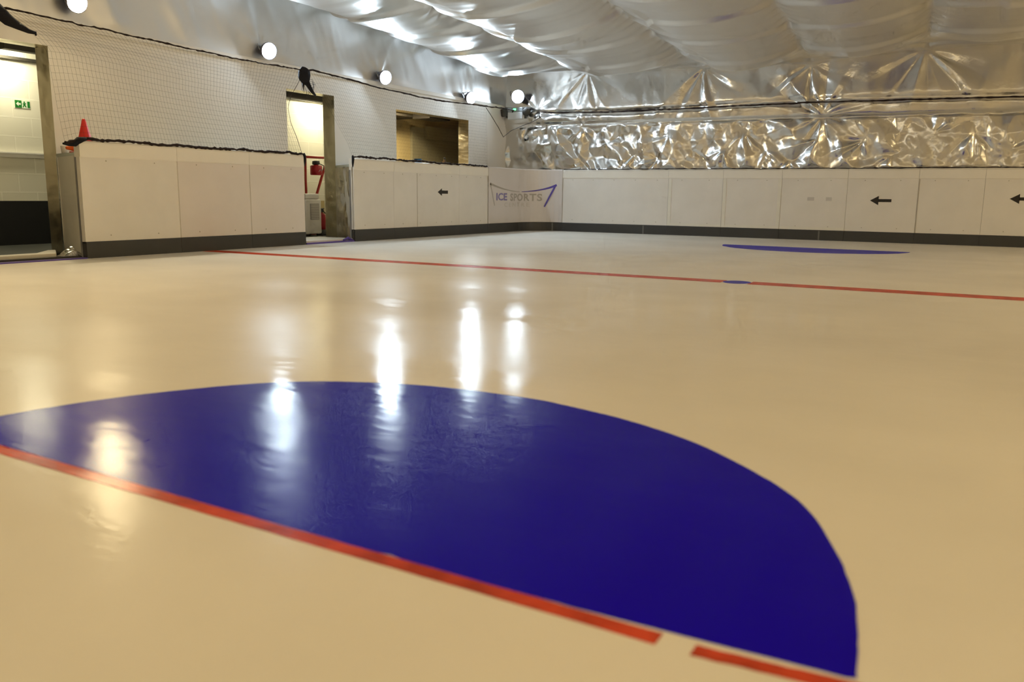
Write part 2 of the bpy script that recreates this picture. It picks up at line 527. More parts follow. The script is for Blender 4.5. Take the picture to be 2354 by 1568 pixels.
board(-9.71, -8.535, 'cream rink board below the red cone, at the left doorway gap')
board(-8.535, -7.467, 'rink board with a pinkish cover sheet, beside the cream end board', overlay=True)
board(-7.467, -6.512, 'rink board with a greyish cover sheet, ending at the white floor cooler', overlay=True, kickj=())
board(-5.494, -4.56, 'rink board starting at the foil passage wall, right of the doorway gap')
tb, ob = board(-4.56, -2.73, 'long white rink board with an arrow, below the dark window', seams=(-3.95,))
board(-2.73, -1.79, 'short white rink board left of the logo banner')
board(-1.79, -R + ARC, 'curved corner rink board under the logo banner', kickj=(-R + ARC * 0.80,))
board(-R + ARC, sx(2.83), 'grey white end board right beside the logo banner', kickj=(sx(2.37),))
board(sx(2.83), sx(3.85), 'end board between two pale joint strips, second from the banner', joints=(sx(2.865),), pale=True)
board(sx(3.85), sx(4.88), 'end board left of the faded marks, third from the banner', joints=(sx(3.885), sx(4.845)), pale=True)
t4, o4 = board(sx(4.88), sx(5.95), 'end board with two faded grey marks behind the far crease', pale=True, kickj=(sx(5.55),))
ta, oa = board(sx(5.95), sx(7.02), 'end board carrying the black arrow above the far blue crease')
board(sx(7.02), sx(7.95), 'plain end board between the two black arrows', seams=(sx(7.03),))
tr, orr = board(sx(7.95), sx(9.2), 'end board with a black arrow cut off by the photo edge')

def arrow(parent, o, s_tip, s_tail, z, hh=0.075, th=0.026):
    """arrow sticker pointing towards s_tip on the board face."""
    d = 1 if s_tail > s_tip else -1
    L = abs(s_tail - s_tip); hd = min(0.13, L * 0.4)
    pts = [(0, 0), (hd, hh), (hd * 0.95, th), (L, th), (L, -th), (hd * 0.95, -th), (hd, -hh)]
    vs = []; n = len(pts)
    for off in (0.0005, 0.0022):
        for a, b in pts:
            (x, y), (nx, ny) = path(s_tip + d * a)
            vs.append((x + nx * off, y + ny * off, z + b))
    mb = MB()
    tri = [(0, 1, 6), (1, 2, 5, 6), (2, 3, 4, 5)]
    mb.add(vs, [tuple(i + n for i in f) for f in tri] + [f[::-1] for f in tri] + [(i, (i + 1) % n, n + (i + 1) % n, n + i) for i in range(n)])
    a = mb.build('arrow_sticker', 'black_vinyl', parent, origin=o)
    a['label'] = 'black arrow sticker pointing left'
arrow(tb, ob, -3.375, -3.075, 0.735, 0.062, 0.027)
arrow(ta, oa, sx(6.316), sx(6.64), 0.682, 0.075, 0.024)
arrow(tr, orr, sx(8.30), sx(8.63), 0.733, 0.075, 0.024)
for sxx, w in ((5.32, 0.07), (5.62, 0.06)):
    mb = MB(); sweep(mb, rect(-0.001, 0.0012, 0.665, 0.725), sx(sxx), sx(sxx + w * 1.6))
    mb.build('faded_mark', 'smudge', t4, origin=o4)

# the logo banner hung over the corner board
bn_s0, bn_s1 = -1.775, -R + ARC - 0.005
bt = empty('banner', (0.19, -0.19, 0), 'pale pinkish banner with a blue and grey logo in the rink corner', 'banner')
bo = (0.19, -0.19, 0)
mb = MB()
sweep(mb, [(0.011, KZ + 0.002), (0.0145, KZ + 0.002), (0.0165, H - 0.012), (0.008, H + 0.006), (-0.06, H + 0.006), (-0.06, H + 0.002), (0.006, H + 0.002), (0.0125, H - 0.014)], bn_s0, bn_s1)
mb.build('sheet', 'banner', bt, origin=bo)
BOFF = 0.0165
def on_banner(mb, quads_pts, faces, off=BOFF):
    vs = []
    for s, z in quads_pts:
        (x, y), (nx, ny) = path(s)
        vs.append((x + nx * off, y + ny * off, z))
    mb.add(vs, faces)
def stroke(name, m, pts, w0, w1=None, mid=None):
    """a band along (s, z) points, width w0..w1."""
    w1 = w0 if w1 is None else w1
    q = []; n = len(pts)
    for i, (s, z) in enumerate(pts):
        a = Vector(pts[max(i - 1, 0)]); b = Vector(pts[min(i + 1, n - 1)])
        d = (b - a).normalized(); nn = Vector((-d.y, d.x))
        w = w0 + (w1 - w0) * i / (n - 1)
        q.append((s + nn.x * w / 2, z + nn.y * w / 2)); q.append((s - nn.x * w / 2, z - nn.y * w / 2))
    mb = MB()
    for off in (BOFF + 0.0012,):
        on_banner(mb, q, [(2 * i, 2 * i + 2, 2 * i + 3, 2 * i + 1) for i in range(n - 1)], off)
    return mb.build(name, m, bt, origin=bo)
def text_on(name, body, m, s0, s1, z0, z1, bold=0.0, space=1.0):
    cu = bpy.data.curves.new('lettering', 'FONT')
    cu.body = body; cu.size = 1.0; cu.offset = bold; cu.space_character = space; cu.resolution_u = 3
    tmp = bpy.data.objects.new('lettering', cu)
    COL.objects.link(tmp)
    dg = bpy.context.evaluated_depsgraph_get()
    me = bpy.data.meshes.new_from_object(tmp.evaluated_get(dg))
    bpy.data.objects.remove(tmp)
    bm = bmesh.new(); bm.from_mesh(me)
    co = np.array([v.co[:] for v in bm.verts])
    lo = co.min(0); hi = co.max(0)
    mb = MB()
    pts = [(s0 + (p[0] - lo[0]) / (hi[0] - lo[0]) * (s1 - s0), z0 + (p[1] - lo[1]) / (hi[1] - lo[1]) * (z1 - z0)) for p in co]
    on_banner(mb, pts, [tuple(v.index for v in f.verts) for f in bm.faces], BOFF + 0.0012)
    bm.free()
    return mb.build(name, m, bt, origin=bo)
# (s, z) of the logo features
def curve2(a, b, c, n=16):
    a, b, c = Vector(a), Vector(b), Vector(c)
    return [tuple(a * (1 - t) ** 2 + b * 2 * t * (1 - t) + c * t * t) for t in np.linspace(0, 1, n)]
stroke('logo_frame', 'logo_grey', [(-1.715, 0.905), (-1.56, 0.50)], 0.030, 0.022)
stroke('logo_frame', 'logo_grey', curve2((-1.725, 0.905), (-1.2, 0.775), (-0.62, 0.765)), 0.040, 0.008)
stroke('logo_frame', 'logo_blue', curve2((-0.55, 0.765), (-0.05, 0.775), (0.245, 0.905)), 0.010, 0.045)
stroke('logo_frame', 'logo_blue', [(0.225, 0.905), (-0.005, 0.475)], 0.040, 0.032)
text_on('lettering', 'ICE', 'logo_blue2', -1.50, -1.10, 0.595, 0.735, 0.03, 1.0)
text_on('lettering', 'SPORTS', 'logo_grey', -0.98, -0.05, 0.585, 0.730, 0.025, 1.1)
text_on('lettering', 'CENTRE', 'logo_light', -1.20, -0.33, 0.475, 0.555, 0.005, 1.5)

# boards out of the photo (near left, right side, near end) carry the rink round
def wall_run(name, pts, z0, z1, m, th=0.06, label=None, cat=None):
    mb = MB()
    (x0, y0), (x1, y1) = pts
    mb.box((min(x0, x1) - th * 0.5, min(y0, y1) - th * 0.5, z0), (max(x0, x1) + th * 0.5, max(y0, y1) + th * 0.5, z1))
    return struct(mb.build(name, m), label, cat)
wall_run('trim_1', ((XR, -0.1), (XR, YN)), KZ, H, 'board', label='white boards along the right side of the rink', cat='boards')
wall_run('trim_2', ((9.25, 0.03), (XR, 0.03)), KZ, H, 'board', label='white boards of the far end beyond the photo edge', cat='boards')
wall_run('trim_3', ((0, YN), (XR, YN)), KZ, H, 'board', label='white boards of the near end behind the photographer', cat='boards')
wall_run('trim_4', ((-0.03, YN), (-0.03, -12.4)), KZ, H, 'board', label='white boards near left of the doorway gap', cat='boards')
wall_run('baseboard_right', ((XR, -0.1), (XR, YN)), 0, KZ, 'kick', 0.07, label='grey kick strip along the right side boards', cat='baseboard')
wall_run('baseboard_far', ((9.25, 0.03), (XR, 0.03)), 0, KZ, 'kick', 0.07, label='grey kick strip of the far end beyond the photo edge', cat='baseboard')
wall_run('baseboard_near', ((0, YN), (XR, YN)), 0, KZ, 'kick', 0.07, label='grey kick strip of the near end boards', cat='baseboard')

# ------------------------------------------------------------------ walls
WX, WI = -0.75, -0.98        # rink face and corridor face of the left wall
WY = 0.12                    # far foil wall
FZ = 2.47                    # top of the plastered wall, foil above
D1 = (-12.2, -9.485, 2.205)  # left doorway y0 y1 ztop
D2 = (-6.03, -5.035, 2.155)
WN = (-3.51, -1.28, 1.18, 2.095)
def cells(mb, x, ys, zs, holes, flip):
    for i in range(len(ys) - 1):
        for j in range(len(zs) - 1):
            yc = (ys[i] + ys[i + 1]) / 2; zc = (zs[j] + zs[j + 1]) / 2
            if any(a < yc < b and c < zc < d for a, b, c, d in holes): continue
            q = [(x, ys[i], zs[j]), (x, ys[i + 1], zs[j]), (x, ys[i + 1], zs[j + 1]), (x, ys[i], zs[j + 1])]
            mb.add(q[::-1] if flip else q, [(0, 1, 2, 3)])
holes = [(D1[0], D1[1], -1, D1[2]), (D2[0], D2[1], -1, D2[2]), WN]
ys = [-16.3, D1[0], D1[1], D2[0], D2[1], WN[0], WN[1], 0.3]
mb = MB()
cells(mb, WX, ys, [0.0, WN[2], WN[3], D2[2], D1[2], 2.75], holes, False)
cells(mb, WI, ys, [0.0, WN[2], WN[3], D2[2], D1[2], 2.75], holes, True)
struct(mb.build('wall_left', 'plaster'), 'white plastered left wall with two doorways and a window', 'wall')

def reveal(mb, y0, y1, z0, z1, sill=False):
    n = 14
    def sheet(a, b, dirv, amp=0.012):
        a = Vector(a); b = Vector(b); dirv = Vector(dirv)
        P = np.zeros((n * 3, 6, 3))
        for i in range(n * 3):
            for j in range(6):
                p = a.lerp(b, i / (n * 3 - 1)); p = Vector((p.x, p.y, p.z)); p.x = WX + (WI - WX) * j / 5
                e = amp * (random.random() - 0.5) if 0 < j < 5 else 0
                p = p + dirv * e
                P[i, j] = p
        mb.grid(P)
    sheet((0, y1, z0), (0, y1, z1), (0, 1, 0))
    sheet((0, y0, z0), (0, y0, z1), (0, 1, 0))
    sheet((0, y0, z1), (0, y1, z1), (0, 0, 1))
    if sill: sheet((0, y0, z0), (0, y1, z0), (0, 0, 1), 0)
for nm, y0, y1, z0, z1, lb in (('door_1', D1[0], D1[1], 0.02, D1[2], 'foil lined left doorway to the corridor'),
                               ('door_2', D2[0], D2[1], 0.02, D2[2], 'narrow foil lined doorway with the red extinguisher stand'),
                               ('window_1', WN[0], WN[1], WN[2], WN[3], 'wide dark window opening lined with foil')):
    mb = MB(); reveal(mb, y0, y1, z0, z1, nm[0] == 'w')
    struct(mb.build(nm, 'foil_jamb', smooth=True), lb, nm.split('_')[0])

# corridor behind the left wall
CX = -2.32
mb = MB()
mb.box((CX - 0.1, -14.5, 0.56), (CX, -3.54, 2.6))
struct(mb.build('wall_corridor', 'block'), 'cream painted blockwork wall of the corridor', 'wall')
mb = MB(); mb.box((CX - 0.1, -14.5, 0.0), (CX + 0.004, -6.9, 0.56))
struct(mb.build('baseboard_corridor', 'black_wall'), 'black painted lower band of the corridor wall', 'baseboard')
mb = MB(); mb.box((CX - 0.1, -6.9, 0.0), (CX + 0.002, -3.54, 0.56))
struct(mb.build('wall_corridor_low', 'room_wall'), 'tan lower corridor wall behind the floor cooler', 'wall')
mb = MB(); mb.box((CX, -14.5, 1.085), (CX + 0.035, -8.0, 1.13)); mb.box((CX, -14.5, 1.13), (CX + 0.05, -8.0, 1.145))
struct(mb.build('trim_5', 'white_plastic'), 'white conduit rail along the corridor wall', 'trim')
mb = MB(); mb.box((CX - 0.1, -14.5, -0.05), (WX + 0.02, -3.54, 0.022))
struct(mb.build('floor_corridor', 'corr_floor'), 'dark rubber floor of the corridor', 'floor')
mb = MB(); mb.box((CX - 0.1, -14.5, 2.42), (WI, -3.54, 2.5))
struct(mb.build('ceiling_corridor', 'corr_ceil'), 'dull grey corridor ceiling', 'ceiling')
mb = MB(); mb.box((CX + 0.0, -14.5, 2.24), (CX + 0.05, -3.54, 2.275)); mb.box((-1.36, -6.6, 2.115), (-1.24, -4.4, 2.23)); mb.box((-1.50, -9.58, 2.215), (-1.38, -8.6, 2.30))
struct(mb.build('trim_6', 'beam'), 'dark beams under the corridor ceiling', 'beam')
mb = MB(); mb.box((CX - 0.1, -3.60, 0.0), (WI, -3.54, 2.5)); mb.box((CX - 0.1, -14.6, 0.0), (WI, -14.5, 2.5))
struct(mb.build('wall_corridor_end', 'block'), 'cream block walls closing the ends of the corridor', 'wall')
# room seen through the window
mb = MB(); mb.box((-2.6, -3.54, 0), (-2.5, 1.3, 2.6)); mb.box((-2.6, -3.54, 2.42), (WI, 1.3, 2.5)); mb.box((-2.6, 1.3, 0), (WI, 1.4, 2.5))
struct(mb.build('wall_room', 'room_wall'), 'tan wall of the small room behind the window', 'wall')
mb = MB(); mb.box((-2.499, -0.80, 0.0), (-2.44, 1.3, 2.06)); mb.box((-2.44, -0.35, 1.84), (-2.38, 1.3, 2.10))
struct(mb.build('trim_7', 'room_panel'), 'olive partition panel inside the room', 'panel')
mb = MB(); mb.box((-2.5, -3.54, 2.17), (-1.9, -1.2, 2.21)); mb.box((-1.9, -1.5, 2.14), (-1.5, -0.8, 2.24))
struct(mb.build('trim_8', 'beam'), 'dark services under the room ceiling', 'beam')

# ------------------------------------------------------------------ foil walls and ceiling
# seam lines of the ceiling: x at the far end, drift per metre towards the near end, z at the far end
SEAM = [(-0.76, 0.0, 3.14), (1.10, 0.0, 3.04), (3.36, 0.03, 2.985), (5.22, 0.07, 2.93), (6.95, 0.08, 3.04), (8.75, 0.06, 3.02), (10.7, 0.04, 3.04), (12.3, 0.02, 3.06), (13.7, 0.0, 3.10)]
SLOPE = 0.055
SAG = [0.30, 0.38, 0.34, 0.26, 0.22, 0.22, 0.22, 0.22]
def ceil_z(X, Y):
    D = np.maximum(WY - Y, 0)
    Z = np.zeros_like(X); T = np.zeros_like(X); SG = np.zeros_like(X)
    for i in range(len(SEAM) - 1):
        a = SEAM[i][0] + SEAM[i][1] * D; b = SEAM[i + 1][0] + SEAM[i + 1][1] * D
        t = (X - a) / (b - a)
        k = (t >= 0) & (t <= 1.0001)
        zz = SEAM[i][2] * (1 - t) + SEAM[i + 1][2] * t
        Z = np.where(k, zz, Z); T = np.where(k, t, T); SG = np.where(k, SAG[i], SG)
    Z = np.where(Z == 0, 3.04, Z)
    belly = 4 * T * (1 - T)
    belly = belly ** 0.85
    near = smooth(D, 0.0, 1.6)
    Z = Z + SLOPE * D - SG * belly * near * (0.85 + 0.3 * vnoise(Y * 0.7, np.floor(X / 2) * 3.0, 21))
    # arcs of slack cloth running across each band
    warp = 0.50 * belly + 0.30 * vnoise(X * 0.5, Y * 0.2, 5)
    w = fbm(X * 0.22 + 3.1, (Y + warp) * 2.4, 31, 2)
    Z = Z + 0.032 * (w - 0.5) * (0.35 + 0.65 * near)
    w2 = vnoise(X * 0.3, (Y + warp * 1.1) * 8.0, 37)
    Z = Z + 0.0048 * (w2 - 0.5) * near
    # overlaps of the foil rolls
    ph = (Y + 0.5 * belly + 0.25 * vnoise(X * 0.35, Y * 0.15, 9)) / 1.25
    fr = ph - np.floor(ph)
    Z = Z + 0.046 * (np.where(fr < 0.93, fr / 0.93, (1 - fr) / 0.07) - 0.5)
    # pinched seams
    e = np.minimum(T, 1 - T)
    Z = Z + 0.015 * np.exp(-e * 18) * np.sin(Y * 23 + 3 * fbm(Y * 2, X, 8)) * near
    return Z
xs = np.arange(-0.78, 13.75, 0.05); yv = np.concatenate([np.arange(WY + 0.02, -7.5, -0.026), np.arange(-7.5, -16.35, -0.10)])
X, Y = np.meshgrid(xs, yv, indexing='ij')
mb = MB(); mb.grid(np.stack([X, Y, ceil_z(X, Y)], -1), flip=False)
struct(mb.build('ceiling', 'foil_ceil', smooth=True), 'silver foil ceiling sagging in wide bands between seams', 'ceiling')

def star(Xc, Zc, cx, cz, n, amp, rad, seed, th0=None, sparse=0.35):
    """pleats of foil radiating from a fixing."""
    r = np.hypot(Xc - cx, Zc - cz) + 1e-6
    th = np.arctan2(Zc - cz, Xc - cx)
    r_ = np.random.default_rng(seed)
    m = 2 * n
    ang = np.sort((np.arange(m) + r_.uniform(-0.42, 0.42, m)) / m * 2 * PI - PI)
    val = r_.uniform(0.25, 1.0, m) * np.where(np.arange(m) % 2, 1, -0.55)
    ln = r_.uniform(0.45, 1.4, m)
    val = np.where(r_.random(m) < sparse, 0.12 * val, val)
    if th0 is not None: val = val * (0.10 + 0.90 * np.clip(np.cos(ang - th0) * 1.7 - 0.45, 0, 1)); ln = ln * (0.6 + 0.5 * np.clip(np.cos(ang - th0) + 0.5, 0, 1.2))
    A = np.concatenate([[ang[-1] - 2 * PI], ang, [ang[0] + 2 * PI]])
    V = np.concatenate([[val[-1]], val, [val[0]]]); LL = np.concatenate([[ln[-1]], ln, [ln[0]]])
    tt = th + 0.05 * np.sin(r / rad * 2.2 + seed)
    tt = (tt + PI) % (2 * PI) - PI
    v = np.interp(tt, A, V); l = np.interp(tt, A, LL)
    return amp * v * np.exp(-(r / (rad * l)) ** 1.6) * smooth(r, 0.0, rad * 0.35)

# far wall
xs = np.arange(-0.78, 13.75, 0.022); xs = np.concatenate([xs[xs < 9.0], np.arange(9.0, 13.8, 0.08)])
zs = np.arange(1.14, 3.26, 0.022)
X, Z = np.meshgrid(xs, zs, indexing='ij')
h = np.zeros_like(X)
for i, (cx, cz, n, amp, rad) in enumerate([(1.07, 3.06, 13, 0.085, 0.60), (3.36, 3.0, 13, 0.10, 0.65), (5.21, 2.93, 12, 0.10, 0.60), (6.94, 3.05, 12, 0.10, 0.80),
                                           (5.45, 2.08, 11, 0.095, 0.75), (1.01, 2.0, 7, 0.05, 0.40), (0.0, 2.38, 7, 0.03, 0.5), (8.6, 2.05, 7, 0.06, 0.6), (8.9, 3.0, 6, 0.06, 0.6)]):
    h += star(X, Z, cx, cz, n, amp, rad, 50 + i, -PI / 2 if cz > 2.5 else None, 0.5 if cz > 2.5 else 0.35)
low = smooth(-Z, -2.06, -2.00)
rr = np.random.default_rng(77)
for i, (cx, cz) in enumerate([(-0.35, 1.75), (0.35, 1.55), (1.03, 1.31), (1.55, 1.72), (2.11, 1.50), (2.55, 1.40), (2.75, 1.82), (3.21, 1.58), (3.81, 1.54), (4.15, 1.85), (4.56, 1.53), (4.95, 1.36),
                              (5.40, 1.70), (6.12, 1.66), (6.55, 1.40), (7.15, 1.75), (7.72, 1.75), (8.2, 1.45), (8.7, 1.7)]):
    h += star(X, Z, cx, cz, int(rr.integers(7, 11)), rr.uniform(0.05, 0.10), rr.uniform(0.28, 0.5), 200 + i, rr.choice([-PI / 2, -1.2, 2.0, 1.0, -2.2]), 0.45) * low
# crumpled facets below the seam, long soft folds above it
wx = X + 0.16 * (fbm(X * 2.1, Z * 2.1, 4) - 0.5) + 0.25 * Z; wz = Z + 0.14 * (fbm(X * 2.3 + 9, Z * 2.3, 6) - 0.5)
h += (0.085 * (tnoise(wx * 4.2, wz * 2.9, 61) - 0.5) + 0.034 * (tnoise(wx * 8.7 + 3, wz * 6.3, 62) - 0.5)) * low
h += (0.045 * (tnoise(X * 2.3 + 0.35 * Z, Z * 0.9 + 0.2 * X, 67) - 0.5) + 0.012 * (tnoise(X * 6.1 - 0.8 * Z, Z * 1.6, 68) - 0.5)) * (1 - low)
h += 0.010 * (fbm(X * 3, Z * 3, 71, 3) - 0.5)
# pulled in at the rope, seam tape at 2.07, boards below
zr = 2.31 - 0.03 * np.sin(X * 0.9)
h -= 0.022 * np.exp(-((Z - zr) / 0.05) ** 2)
h += 0.03 * smooth(Z, 2.0, 2.3) * (1 - smooth(Z, 2.32, 2.9))
sv = 2.10 - 0.009 * X
h -= 0.03 * np.exp(-((Z - sv) / 0.014) ** 2)
h += 0.018 * smooth(Z, 2.06, 2.10)
h *= smooth(Z, 1.15, 1.24) * smooth(-Z, -3.1, -2.98) * 0.85 + 0.15
mb = MB(); mb.grid(np.stack([X, WY - np.clip(h, -0.06, 0.10), Z], -1), flip=False)
struct(mb.build('wall_far', 'foil', smooth=True), 'crinkled silver foil end wall above the rink boards', 'wall')
# upper left foil
yv = np.concatenate([np.arange(WY + 0.02, -9.9, -0.035), np.arange(-9.9, -16.4, -0.15)]); zs = np.arange(FZ, 4.1, 0.035)
Y, Z = np.meshgrid(yv, zs, indexing='ij')
h = 0.035 * (ridge(Y * 0.9 + 0.5 * Z, Z * 0.35, 81, 3) - 0.55) + 0.03 * (fbm(Y * 0.8, Z * 0.8, 83, 3) - 0.5)
h += 0.010 * (ridge(Y * 3.2 + 1.2 * Z, Z * 0.8, 85, 2) - 0.5)
for i, (cy, cz) in enumerate([(-9.25, 2.66), (-6.5, 2.62), (-4.0, 2.58), (-1.45, 2.52)]):
    h += star(Y, Z, cy, cz, 8, 0.022, 0.45, 90 + i, PI / 2, 0.5)
h *= smooth(Z, FZ, FZ + 0.12)
mb = MB(); mb.grid(np.stack([WX + 0.02 + np.clip(h, -0.01, 0.08), Y, Z], -1), flip=True)
struct(mb.build('wall_left_upper', 'foil_ceil', smooth=True), 'silver foil hanging above the white left wall', 'wall')
# hem of the foil on the left wall
mb = MB(); mb.box((WX - 0.001, -16.3, FZ - 0.05), (WX + 0.035, -0.02, FZ + 0.012))
struct(mb.build('trim_9', 'plaster', bevel=0.008), 'white rail under the upper foil', 'trim')
# right and near walls, outside the photo
mb = MB(); mb.add([(13.7, 0.4, 0), (13.7, -16.3, 0), (13.7, -16.3, 4.2), (13.7, 0.4, 4.2)], [(0, 1, 2, 3)])
struct(mb.build('wall_right', 'foil_dull'), 'foil covered right side wall of the hall', 'wall')
mb = MB(); mb.add([(13.8, -16.25, 0), (-0.8, -16.25, 0), (-0.8, -16.25, 4.2), (13.8, -16.25, 4.2)], [(0, 1, 2, 3)])
struct(mb.build('wall_near', 'foil_dull'), 'foil covered near end wall of the hall', 'wall')

# ------------------------------------------------------------------ passage sides, sills, ledge
mb = MB()
mb.prism([(-0.09, -9.70), (-0.09, -6.515), (WX, -6.2), (WX, -9.49)], 1.05, 1.085)
struct(mb.build('trim_10', 'shelf'), 'grey ledge behind the left rink boards', 'ledge')
mb = MB(); mb.prism([(-0.09, -5.49), (-0.09, -1.5), (WX, -1.5), (WX, -5.04)], 1.08, 1.115)
struct(mb.build('trim_11', 'shelf'), 'pale ledge behind the boards below the window', 'ledge')
mb = MB(); mb.prism([(-0.10, -9.705), (-0.10, -9.66), (WX + 0.02, -9.44), (WX + 0.02, -9.485)], 0.03, 1.05)
struct(mb.build('trim_12', 'panel_grey'), 'grey side panel between the left boards and the wall', 'panel')
mb = MB(); mb.box((WX + 0.0, -9.50, 0.02), (WX + 0.03, -9.455, 1.06))
struct(mb.build('trim_13', 'foil', bevel=0.008), 'bright foil edge strip of the left doorway', 'trim')
# foil covering on the passage side right of the gap
n1, n2 = 26, 34
P = np.zeros((n1, n2, 3))
for i in range(n1):
    for j in range(n2):
        t = i / (n1 - 1); z = 0.02 + 1.06 * j / (n2 - 1)
        a = Vector((-0.02, -5.50)).lerp(Vector((WX, -5.045)), t)
        e = 0.11 * (tnoise(np.array([t * 4.5]), np.array([z * 5.0]), 15)[0] * 0.7 + 0.3 * tnoise(np.array([t * 9.5 + 3]), np.array([z * 9.0]), 16)[0] - 0.5) * min(1, 6 * t, 6 * (1 - t))
        P[i, j] = (a.x - e * 0.5, a.y - e * 0.8 - 0.0, z)
mb = MB(); mb.grid(P)
mb2 = MB(); mb2.prism([(-0.02, -5.485), (WX, -5.03), (WX, -4.99), (-0.02, -5.445)], 0.02, 1.07)
struct(mb.build('trim_14', 'foil_dull', smooth=False), 'crumpled foil sheet on the passage side right of the gap', 'foil')
struct(mb2.build('trim_15', 'panel_grey'), 'grey panel behind the crumpled foil at the gap', 'panel')
mb = MB(); mb.box((WX, -6.45, 0.0), (-0.045, -5.45, 0.045))
struct(mb.build('trim_16', 'panel_grey', bevel=0.006), 'grey white threshold in the boards gap', 'threshold')
mb = MB(); mb.prism([(-0.045, -6.50), (0.015, -6.50), (0.015, -5.52), (-0.045, -5.50)], 0.0, 0.020)
mb.tube([(-0.02, -5.72, 0.03), (-0.02, -5.62, 0.055), (-0.01, -5.53, 0.02)], [0.012, 0.022, 0.012], 8)
struct(mb.build('trim_17', 'blue_strip'), 'blue liner edge below the threshold of the gap', 'liner')
mb = MB(); mb.prism([(-0.05, -12.3), (0.03, -12.3), (0.03, -9.72), (-0.06, -9.72)], 0.0, 0.012)
struct(mb.build('trim_18', 'blue_strip'), 'blue liner edge on the ice before the left doorway', 'liner')
pl = empty('plank', (-0.3, -10.9, 0.022), 'white timber plank lying across the left doorway', 'plank')
mb = MB(); mb.prism([(-0.19, -12.2), (-0.10, -12.2), (-0.17, -9.93), (-0.62, -9.66), (-0.64, -9.74), (-0.32, -10.05)], 0.022, 0.062)
mb.build('board', 'white_timber', pl, origin=(-0.3, -10.9, 0.022), bevel=0.008)
mb = MB(); mb.box((-0.095, -12.2, 0.0), (-0.05, -9.75, 0.03))
struct(mb.build('trim_19', 'beam'), 'dark gap strip before the white plank', 'trim')
# scrap of foil at the foot of the panel
pts = []
mb = MB()
P = np.zeros((14, 14, 3))
for i in range(14):
    for j in range(14):
        u, v = i / 13, j / 13
        e = ridge(np.array([u * 3.0]), np.array([v * 3.0]), 19, 2)[0]
        P[i, j] = (-0.29 + 0.22 * u, -9.88 + 0.18 * v + 0.03 * e, 0.022 + 0.085 * math.sin(PI * u) * math.sin(PI * v) ** 0.7 * (0.4 + e))
mb.grid(P)
o = mb.build('foil_scrap', 'foil', smooth=False)
so = o.modifiers.new('thickness', 'SOLIDIFY'); so.thickness = 0.003; so.offset = 1
tag(o, 'crumpled scrap of silver foil at the foot of the grey side panel', 'foil scrap')

# ------------------------------------------------------------------ floodlights
def floodlight(loc, aim, label, m, strength, rad=0.105):
    t = empty('floodlight', loc, label, 'floodlight', 'round floodlights along the foil walls')
    aim = Vector(aim).normalized()
    loc = Vector(loc)
    mb = MB(); mb.lathe([(0.06, -0.11), (0.07, -0.105), (rad * 0.8, -0.075), (rad * 1.02, -0.03), (rad * 1.08, 0.0), (rad * 1.10, 0.024), (rad * 1.03, 0.026), (rad * 1.02, 0.012)], loc, aim, 28)
    mb.build('housing', 'housing', t, origin=loc, smooth=True)
    mb = MB(); mb.lathe([(rad, 0.010)] + [(rad * math.cos(a), 0.010 + rad * 0.25 * math.sin(a)) for a in np.linspace(0.15, PI / 2, 8)], loc, aim, 28)
    mb.build('diffuser', m, t, origin=loc, smooth=True)
    b = loc - aim * 0.07
    sd = aim.cross(Vector((0, 0, 1))).normalized()
    wall = Vector((-1, 0, 0)) if abs(aim.x) > abs(aim.y) else Vector((0, 1, 0))
    for k in (-1, 1):
        p0 = b + sd * k * rad * 0.98
        mb = MB(); mb.tube([loc + sd * k * rad * 1.1 - aim * 0.02, p0 + Vector((0, 0, 0.07)) - aim * 0.03, b + sd * k * 0.04 + Vector((0, 0, 0.10)) + wall * 0.075], 0.008, 6)
        mb.build('bracket', 'grey_metal', t, origin=loc)
    return t
M['lamp_cool'] = mat('lamp_cool', (0.9, 0.9, 0.9), 0.3, emit=COOL, estr=400.0)
M['lamp_dim'] = mat('lamp_dim', (0.9, 0.9, 0.9), 0.3, emit=COOL, estr=120.0)
M['lamp_warm'] = mat('lamp_warm', (0.9, 0.9, 0.9), 0.3, emit=(1.0, 0.80, 0.45), estr=420.0)
floodlight((-0.60, -9.22, 2.685), (1, -0.10, -0.28), 'warm glowing floodlight at the top edge above the red cone', 'lamp_warm', 1)
floodlight((-0.60, -6.483, 2.585), (1, -0.25, -0.25), 'cool white floodlight left of the black net knot', 'lamp_cool', 1)
floodlight((-0.60, -3.982, 2.544), (1, -0.30, -0.25), 'cool white floodlight above and left of the window', 'lamp_cool', 1)
floodlight((-0.60, -1.438, 2.484), (1, -0.35, -0.25), 'cool white floodlight above and right of the window', 'lamp_cool', 1)
floodlight((-0.345, -0.11, 2.633), (0.85, -0.75, -0.22), 'large cool floodlight on the end wall above the emergency light', 'lamp_dim', 1, 0.125)

# lamps of the rest of the hall, behind and beside the photographer
def hall_lamp(loc, aim, col, power, size=0.3):
    ld = bpy.data.lights.new('hall_lamp', 'AREA')
    ld.shape = 'DISK'; ld.size = size; ld.energy = power; ld.color = col; ld.spread = math.radians(125)
    o = bpy.data.objects.new('hall_lamp', ld)
    o.location = loc
    o.rotation_euler = Vector(aim).to_track_quat('-Z', 'Y').to_euler()
    COL.objects.link(o)
    return o
WP = 26.0
for y in (-11.8, -14.3):
    hall_lamp((-0.45, y, 2.65), (1, 0, -0.5), WARM, WP * 1.4)
for y in (-2.0, -4.6, -7.2, -9.8, -12.4, -15.0):
    hall_lamp((13.35, y, 2.65), (-1, 0.05, -0.62), WARM, WP * 1.1)
for x in (2.5, 5.5, 8.5, 11.2):
    hall_lamp((x, -15.95, 2.7), (0, 1, -0.9), WARM, WP * 0.35)

hall_lamp((-1.45, -2.2, 2.38), (-0.3, 0.3, -1), (1.0, 0.82, 0.5), 44.0, 0.25)   # lamp of the small room

